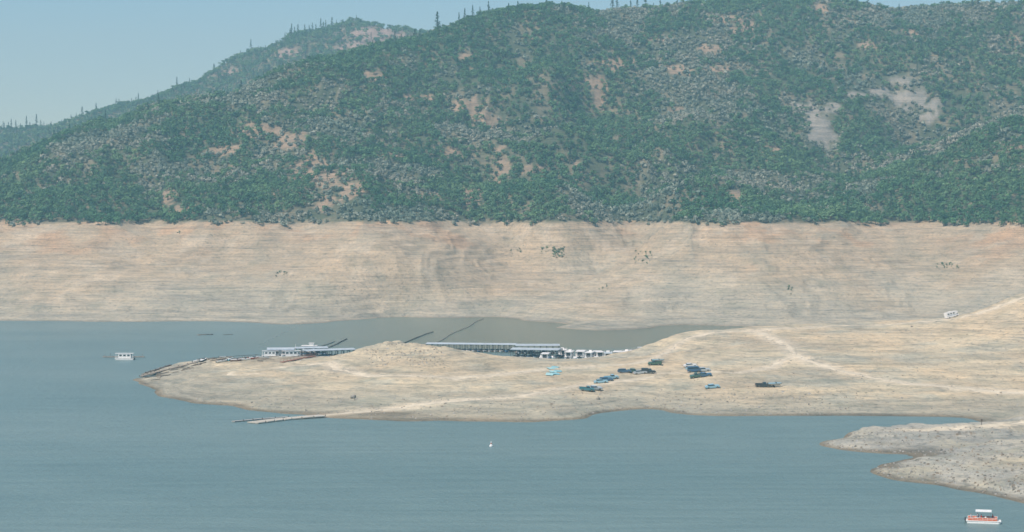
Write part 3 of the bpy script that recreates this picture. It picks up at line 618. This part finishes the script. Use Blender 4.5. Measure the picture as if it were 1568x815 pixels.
for _ in range(2600):
    u,v=r_.choice([(r_.uniform(1335,1568),r_.uniform(690,775)),(r_.uniform(1335,1568),r_.uniform(690,775)),(r_.uniform(1260,1568),r_.uniform(655,698)),(r_.uniform(850,1300),r_.uniform(600,636)),(r_.uniform(560,680),r_.uniform(524,560)),(r_.uniform(300,860),r_.uniform(610,645)),(r_.uniform(1000,1568),r_.uniform(500,630))])
    x,y,z=hit(u,v)
    if z<.15: continue
    s=r_.uniform(.15,.5)*(1.5 if r_.random()<.08 else 1); b.box((x,y,z+s*.2),(s*r_.uniform(.8,1.6),s*r_.uniform(.8,1.4),s*.8),r_.choice([stone,grey,wood]),top=(r_.uniform(.4,.8),r_.uniform(.4,.8)),sh=(r_.uniform(-.1,.1)*s,r_.uniform(-.1,.1)*s))
b.obj('loose_rocks')
b=Bd(); b.cyl((0,0,-.3),(0,0,1.7),.09,dwood,8); b.box((0,-.1,1.45),(.5,.05,.4),dwood); x,y,z=hit(1503,651); b.obj('wooden_marker_post',(x,y,z),0)
b=Bd(); b.cyl((0,0,-.3),(0,0,.35),.45,white,16,.5); b.cyl((0,0,.35),(0,0,.55),.5,white,16,.2); b.cyl((0,0,.55),(0,0,1.35),.14,white,10,.1); b.cyl((0,0,.8),(0,0,1.0),.17,orange,10); b.box((0,0,1.4),(.25,.25,.12),white)
b.obj('mooring_buoy',W(752,684))

# ---------------------------------------------------------------- party pontoon boat and people
b=Bd(); L=7.0;w=2.5
for s in(-1,1):
    b.cyl((-3.3,s*.95,.12),(2.9,s*.95,.12),.36,offw,14); b.cyl((2.9,s*.95,.12),(3.55,s*.95,.3),.36,offw,14,.08)
b.box((0,0,.54),(L,w,.12),white); b.box((0,-w/2-.02,.54),(L*1.005,.05,.2),white)
for s in(-1,1):
    b.box((-.2,s*(w/2-.06),.92),(5.9,.05,.56),orange); b.box((-.2,s*(w/2-.06),1.24),(6.0,.07,.06),white); b.box((-.2,s*(w/2-.025),.95),(5.7,.03,.06),white)
    for k in range(7): b.cyl((-3.1+k*.97,s*(w/2-.06),.6),(-3.1+k*.97,s*(w/2-.06),1.24),.035,white,6)
for e in(-3.15,2.75): b.box((e,.35 if e>0 else -.35,.92),(.05,w*.6,.56),orange); b.box((e,.35 if e>0 else -.35,1.24),(.07,w*.6,.06),white)
for xx,yy in((-1.4,-1.1),(-1.4,1.1),(1.4,-1.1),(1.4,1.1)): b.cyl((xx,yy,1.2),(xx*.95,yy,2.45),.04,chrome,6)
Vc=[];Fc=[]
for i in range(9):
    for j in range(5): Vc.append((-1.6+i*.4,(j-2)*.62,2.48+.16*math.cos((j-2)/2*1.2)+.03*math.cos(i*1.57)))
for i in range(8):
    for j in range(4): a=i*5+j; Fc.append((a,a+1,a+6,a+5))
b.add(Vc,Fc,white); b.add([(x,y,z-.06) for x,y,z in Vc],Fc,offw)
for s in(-1,1): b.box((0,s*1.25,2.5),(3.2,.03,.16),white)
b.box((.4,-.5,1.0),(.5,.6,.8),white,top=(.7,.9)); b.box((-.5,-.6,.82),(.55,.6,.44),offw); b.box((-.75,-.6,1.2),(.12,.6,.5),offw); b.box((-2.6,.2,.8),(.6,1.8,.42),orange); b.box((1.9,.6,.8),(1.3,.6,.42),offw); b.box((-1.2,.75,.82),(1.2,.6,.44),offw)
b.box((-3.65,0,.75),(.35,.4,.6),darkm,top=(.8,.8)); b.box((-3.65,0,.2),(.14,.14,.9),darkm)
PB=W(1506,801); PH=R(-14); b.obj('pontoon_boat',PB,PH,None,.012)

skin=simple('skin',(.45,.25,.17),.6,0,.05); hair=simple('hair',(.05,.03,.02),.7); denim=simple('denim',(.06,.09,.16),.8)
def person(loc,rz,shirt,pose='sit'):
    sit=pose=='sit'; hz=0 if sit else .92
    v=[];e=[];r=[]
    def a(p,rad,par=None):
        v.append((p[0],p[1],p[2])); r.append(rad); 
        if par is not None: e.append((par,len(v)-1))
        return len(v)-1
    pel=a((0,0,hz),.15); sp=a((.02,0,hz+.22),.135,pel); ch=a((.04,0,hz+.42),.155,sp); nk=a((.05,0,hz+.55),.06,ch); h0=a((.08,0,hz+.64),.09,nk); h1=a((.085,0,hz+.76),.095,h0); a((.14,0,hz+.68),.035,h0)
    for s in(-1,1):
        sh=a((.04,s*.19,hz+.47),.065,ch); el=a((.14 if sit else .0,s*.26,hz+.2),.045,sh); wr=a((.36 if sit else .08,s*.2,hz+.12 if sit else hz-.03),.032,el); hn=a((.44 if sit else .1,s*.18,hz+.11 if sit else hz-.12),.035,wr)
        hp=a((.03,s*.1,hz-.02),.10,pel)
        if sit: kn=a((.45,s*.13,hz+.03),.075,hp); an=a((.48,s*.13,hz-.36),.048,kn); a((.62,s*.13,hz-.41),.04,an)
        else: kn=a((.04,s*.12,hz-.44),.07,hp); an=a((0,s*.12,hz-.84),.045,kn); a((.15,s*.13,hz-.88),.04,an)
    me=bpy.data.meshes.new('person'); me.from_pydata(v,e,[]); ob=bpy.data.objects.new('person',me); scene.collection.objects.link(ob)
    sk=ob.modifiers.new('skin','SKIN')
    if not me.skin_vertices:
        bm=bmesh.new(); bm.from_mesh(me); bm.verts.layers.skin.verify(); bm.to_mesh(me); bm.free()
    for i,q in enumerate(me.skin_vertices[0].data): q.radius=(r[i],r[i])
    me.skin_vertices[0].data[0].use_root=True
    ss=ob.modifiers.new('sub','SUBSURF'); ss.levels=1; ss.render_levels=1
    dg=bpy.context.evaluated_depsgraph_get(); dg.update(); nm=bpy.data.meshes.new_from_object(ob.evaluated_get(dg)); ob.modifiers.clear(); ob.data=nm
    nm.materials.clear()
    for m_ in(skin,shirt,denim,hair): nm.materials.append(m_)
    for p in nm.polygons:
        c=p.center; zz=c.z-hz; k=0
        if zz>.57: k=3 if (zz>.76 or c.x<.05) else 0
        elif zz>-.02+(.08 if c.x>.3 else 0) and abs(c.y)<.33 and not(c.x>.2): k=1
        elif zz<=.1 and abs(c.y)<.22 and not (c.x>.3 and abs(c.y)>.155 and zz>.06): k=2
        p.material_index=k; p.use_smooth=True
    ob.location=loc; ob.rotation_euler=(0,0,rz); return ob
red=simple('red_shirt',(.5,.05,.04),.8); lb=simple('pale_shirt',(.5,.55,.6),.8)
def onboat(x,y,z):
    c,s=math.cos(PH),math.sin(PH); return (PB[0]+x*c-y*s,PB[1]+x*s+y*c,z)
person(onboat(-.5,-.6,1.18),PH,red); person(onboat(-2.6,-.1,1.15),PH,lb); person(onboat(1.9,.55,1.15),PH+R(180),red); person(onboat(-1.2,.7,1.18),PH-R(70),lb)

# ---------------------------------------------------------------- air haze
m=bpy.data.materials.new('thin_air_haze'); m.use_nodes=True; t=m.node_tree; t.nodes.clear(); o=t.nodes.new('ShaderNodeOutputMaterial'); vs=t.nodes.new('ShaderNodeVolumeScatter')
vs.inputs['Color'].default_value=(.40,.84,1,1); vs.inputs['Density'].default_value=.00025; vs.inputs['Anisotropy'].default_value=.1; t.links.new(vs.outputs[0],o.inputs['Volume'])
b=Bd(); b.box((0,1500,243),(8000,6000,514),m); hz=b.obj('atmospheric_haze')

# ---------------------------------------------------------------- light, sky, camera
EL=R(54); AZ=R(226)
sd=Vector((math.sin(AZ)*math.cos(EL),math.cos(AZ)*math.cos(EL),math.sin(EL)))
sl=bpy.data.lights.new('sun','SUN'); sl.energy=4.95; sl.angle=R(.5); sl.color=(1,.975,.90); so=bpy.data.objects.new('sun',sl); scene.collection.objects.link(so); so.rotation_euler=sd.to_track_quat('Z','Y').to_euler(); so.location=(0,0,500)
w=bpy.data.worlds.new('World'); scene.world=w; w.use_nodes=True; nt=w.node_tree; bg=nt.nodes['Background']; sk=nt.nodes.new('ShaderNodeTexSky'); sk.sky_type='NISHITA'; sk.sun_disc=False; sk.sun_elevation=EL; sk.sun_rotation=AZ; sk.air_density=1.0; sk.dust_density=.2; sk.ozone_density=4.0
tm=nt.nodes.new('ShaderNodeMix'); tm.data_type='RGBA'; tm.blend_type='MULTIPLY'; tm.inputs[0].default_value=1; tm.inputs[7].default_value=(.72,1.0,1.06,1); nt.links.new(sk.outputs[0],tm.inputs[6]); nt.links.new(tm.outputs[2],bg.inputs[0]); bg.inputs[1].default_value=.12
cd=bpy.data.cameras.new('camera'); cd.sensor_width=36; cd.lens=36*F/1568; cd.clip_start=1; cd.clip_end=20000; co=bpy.data.objects.new('camera',cd); scene.collection.objects.link(co); co.location=(0,0,CAMZ); co.rotation_euler=(math.pi/2-A,0,0); scene.camera=co
scene.view_settings.view_transform='Standard'; scene.view_settings.look='None'; scene.view_settings.exposure=0
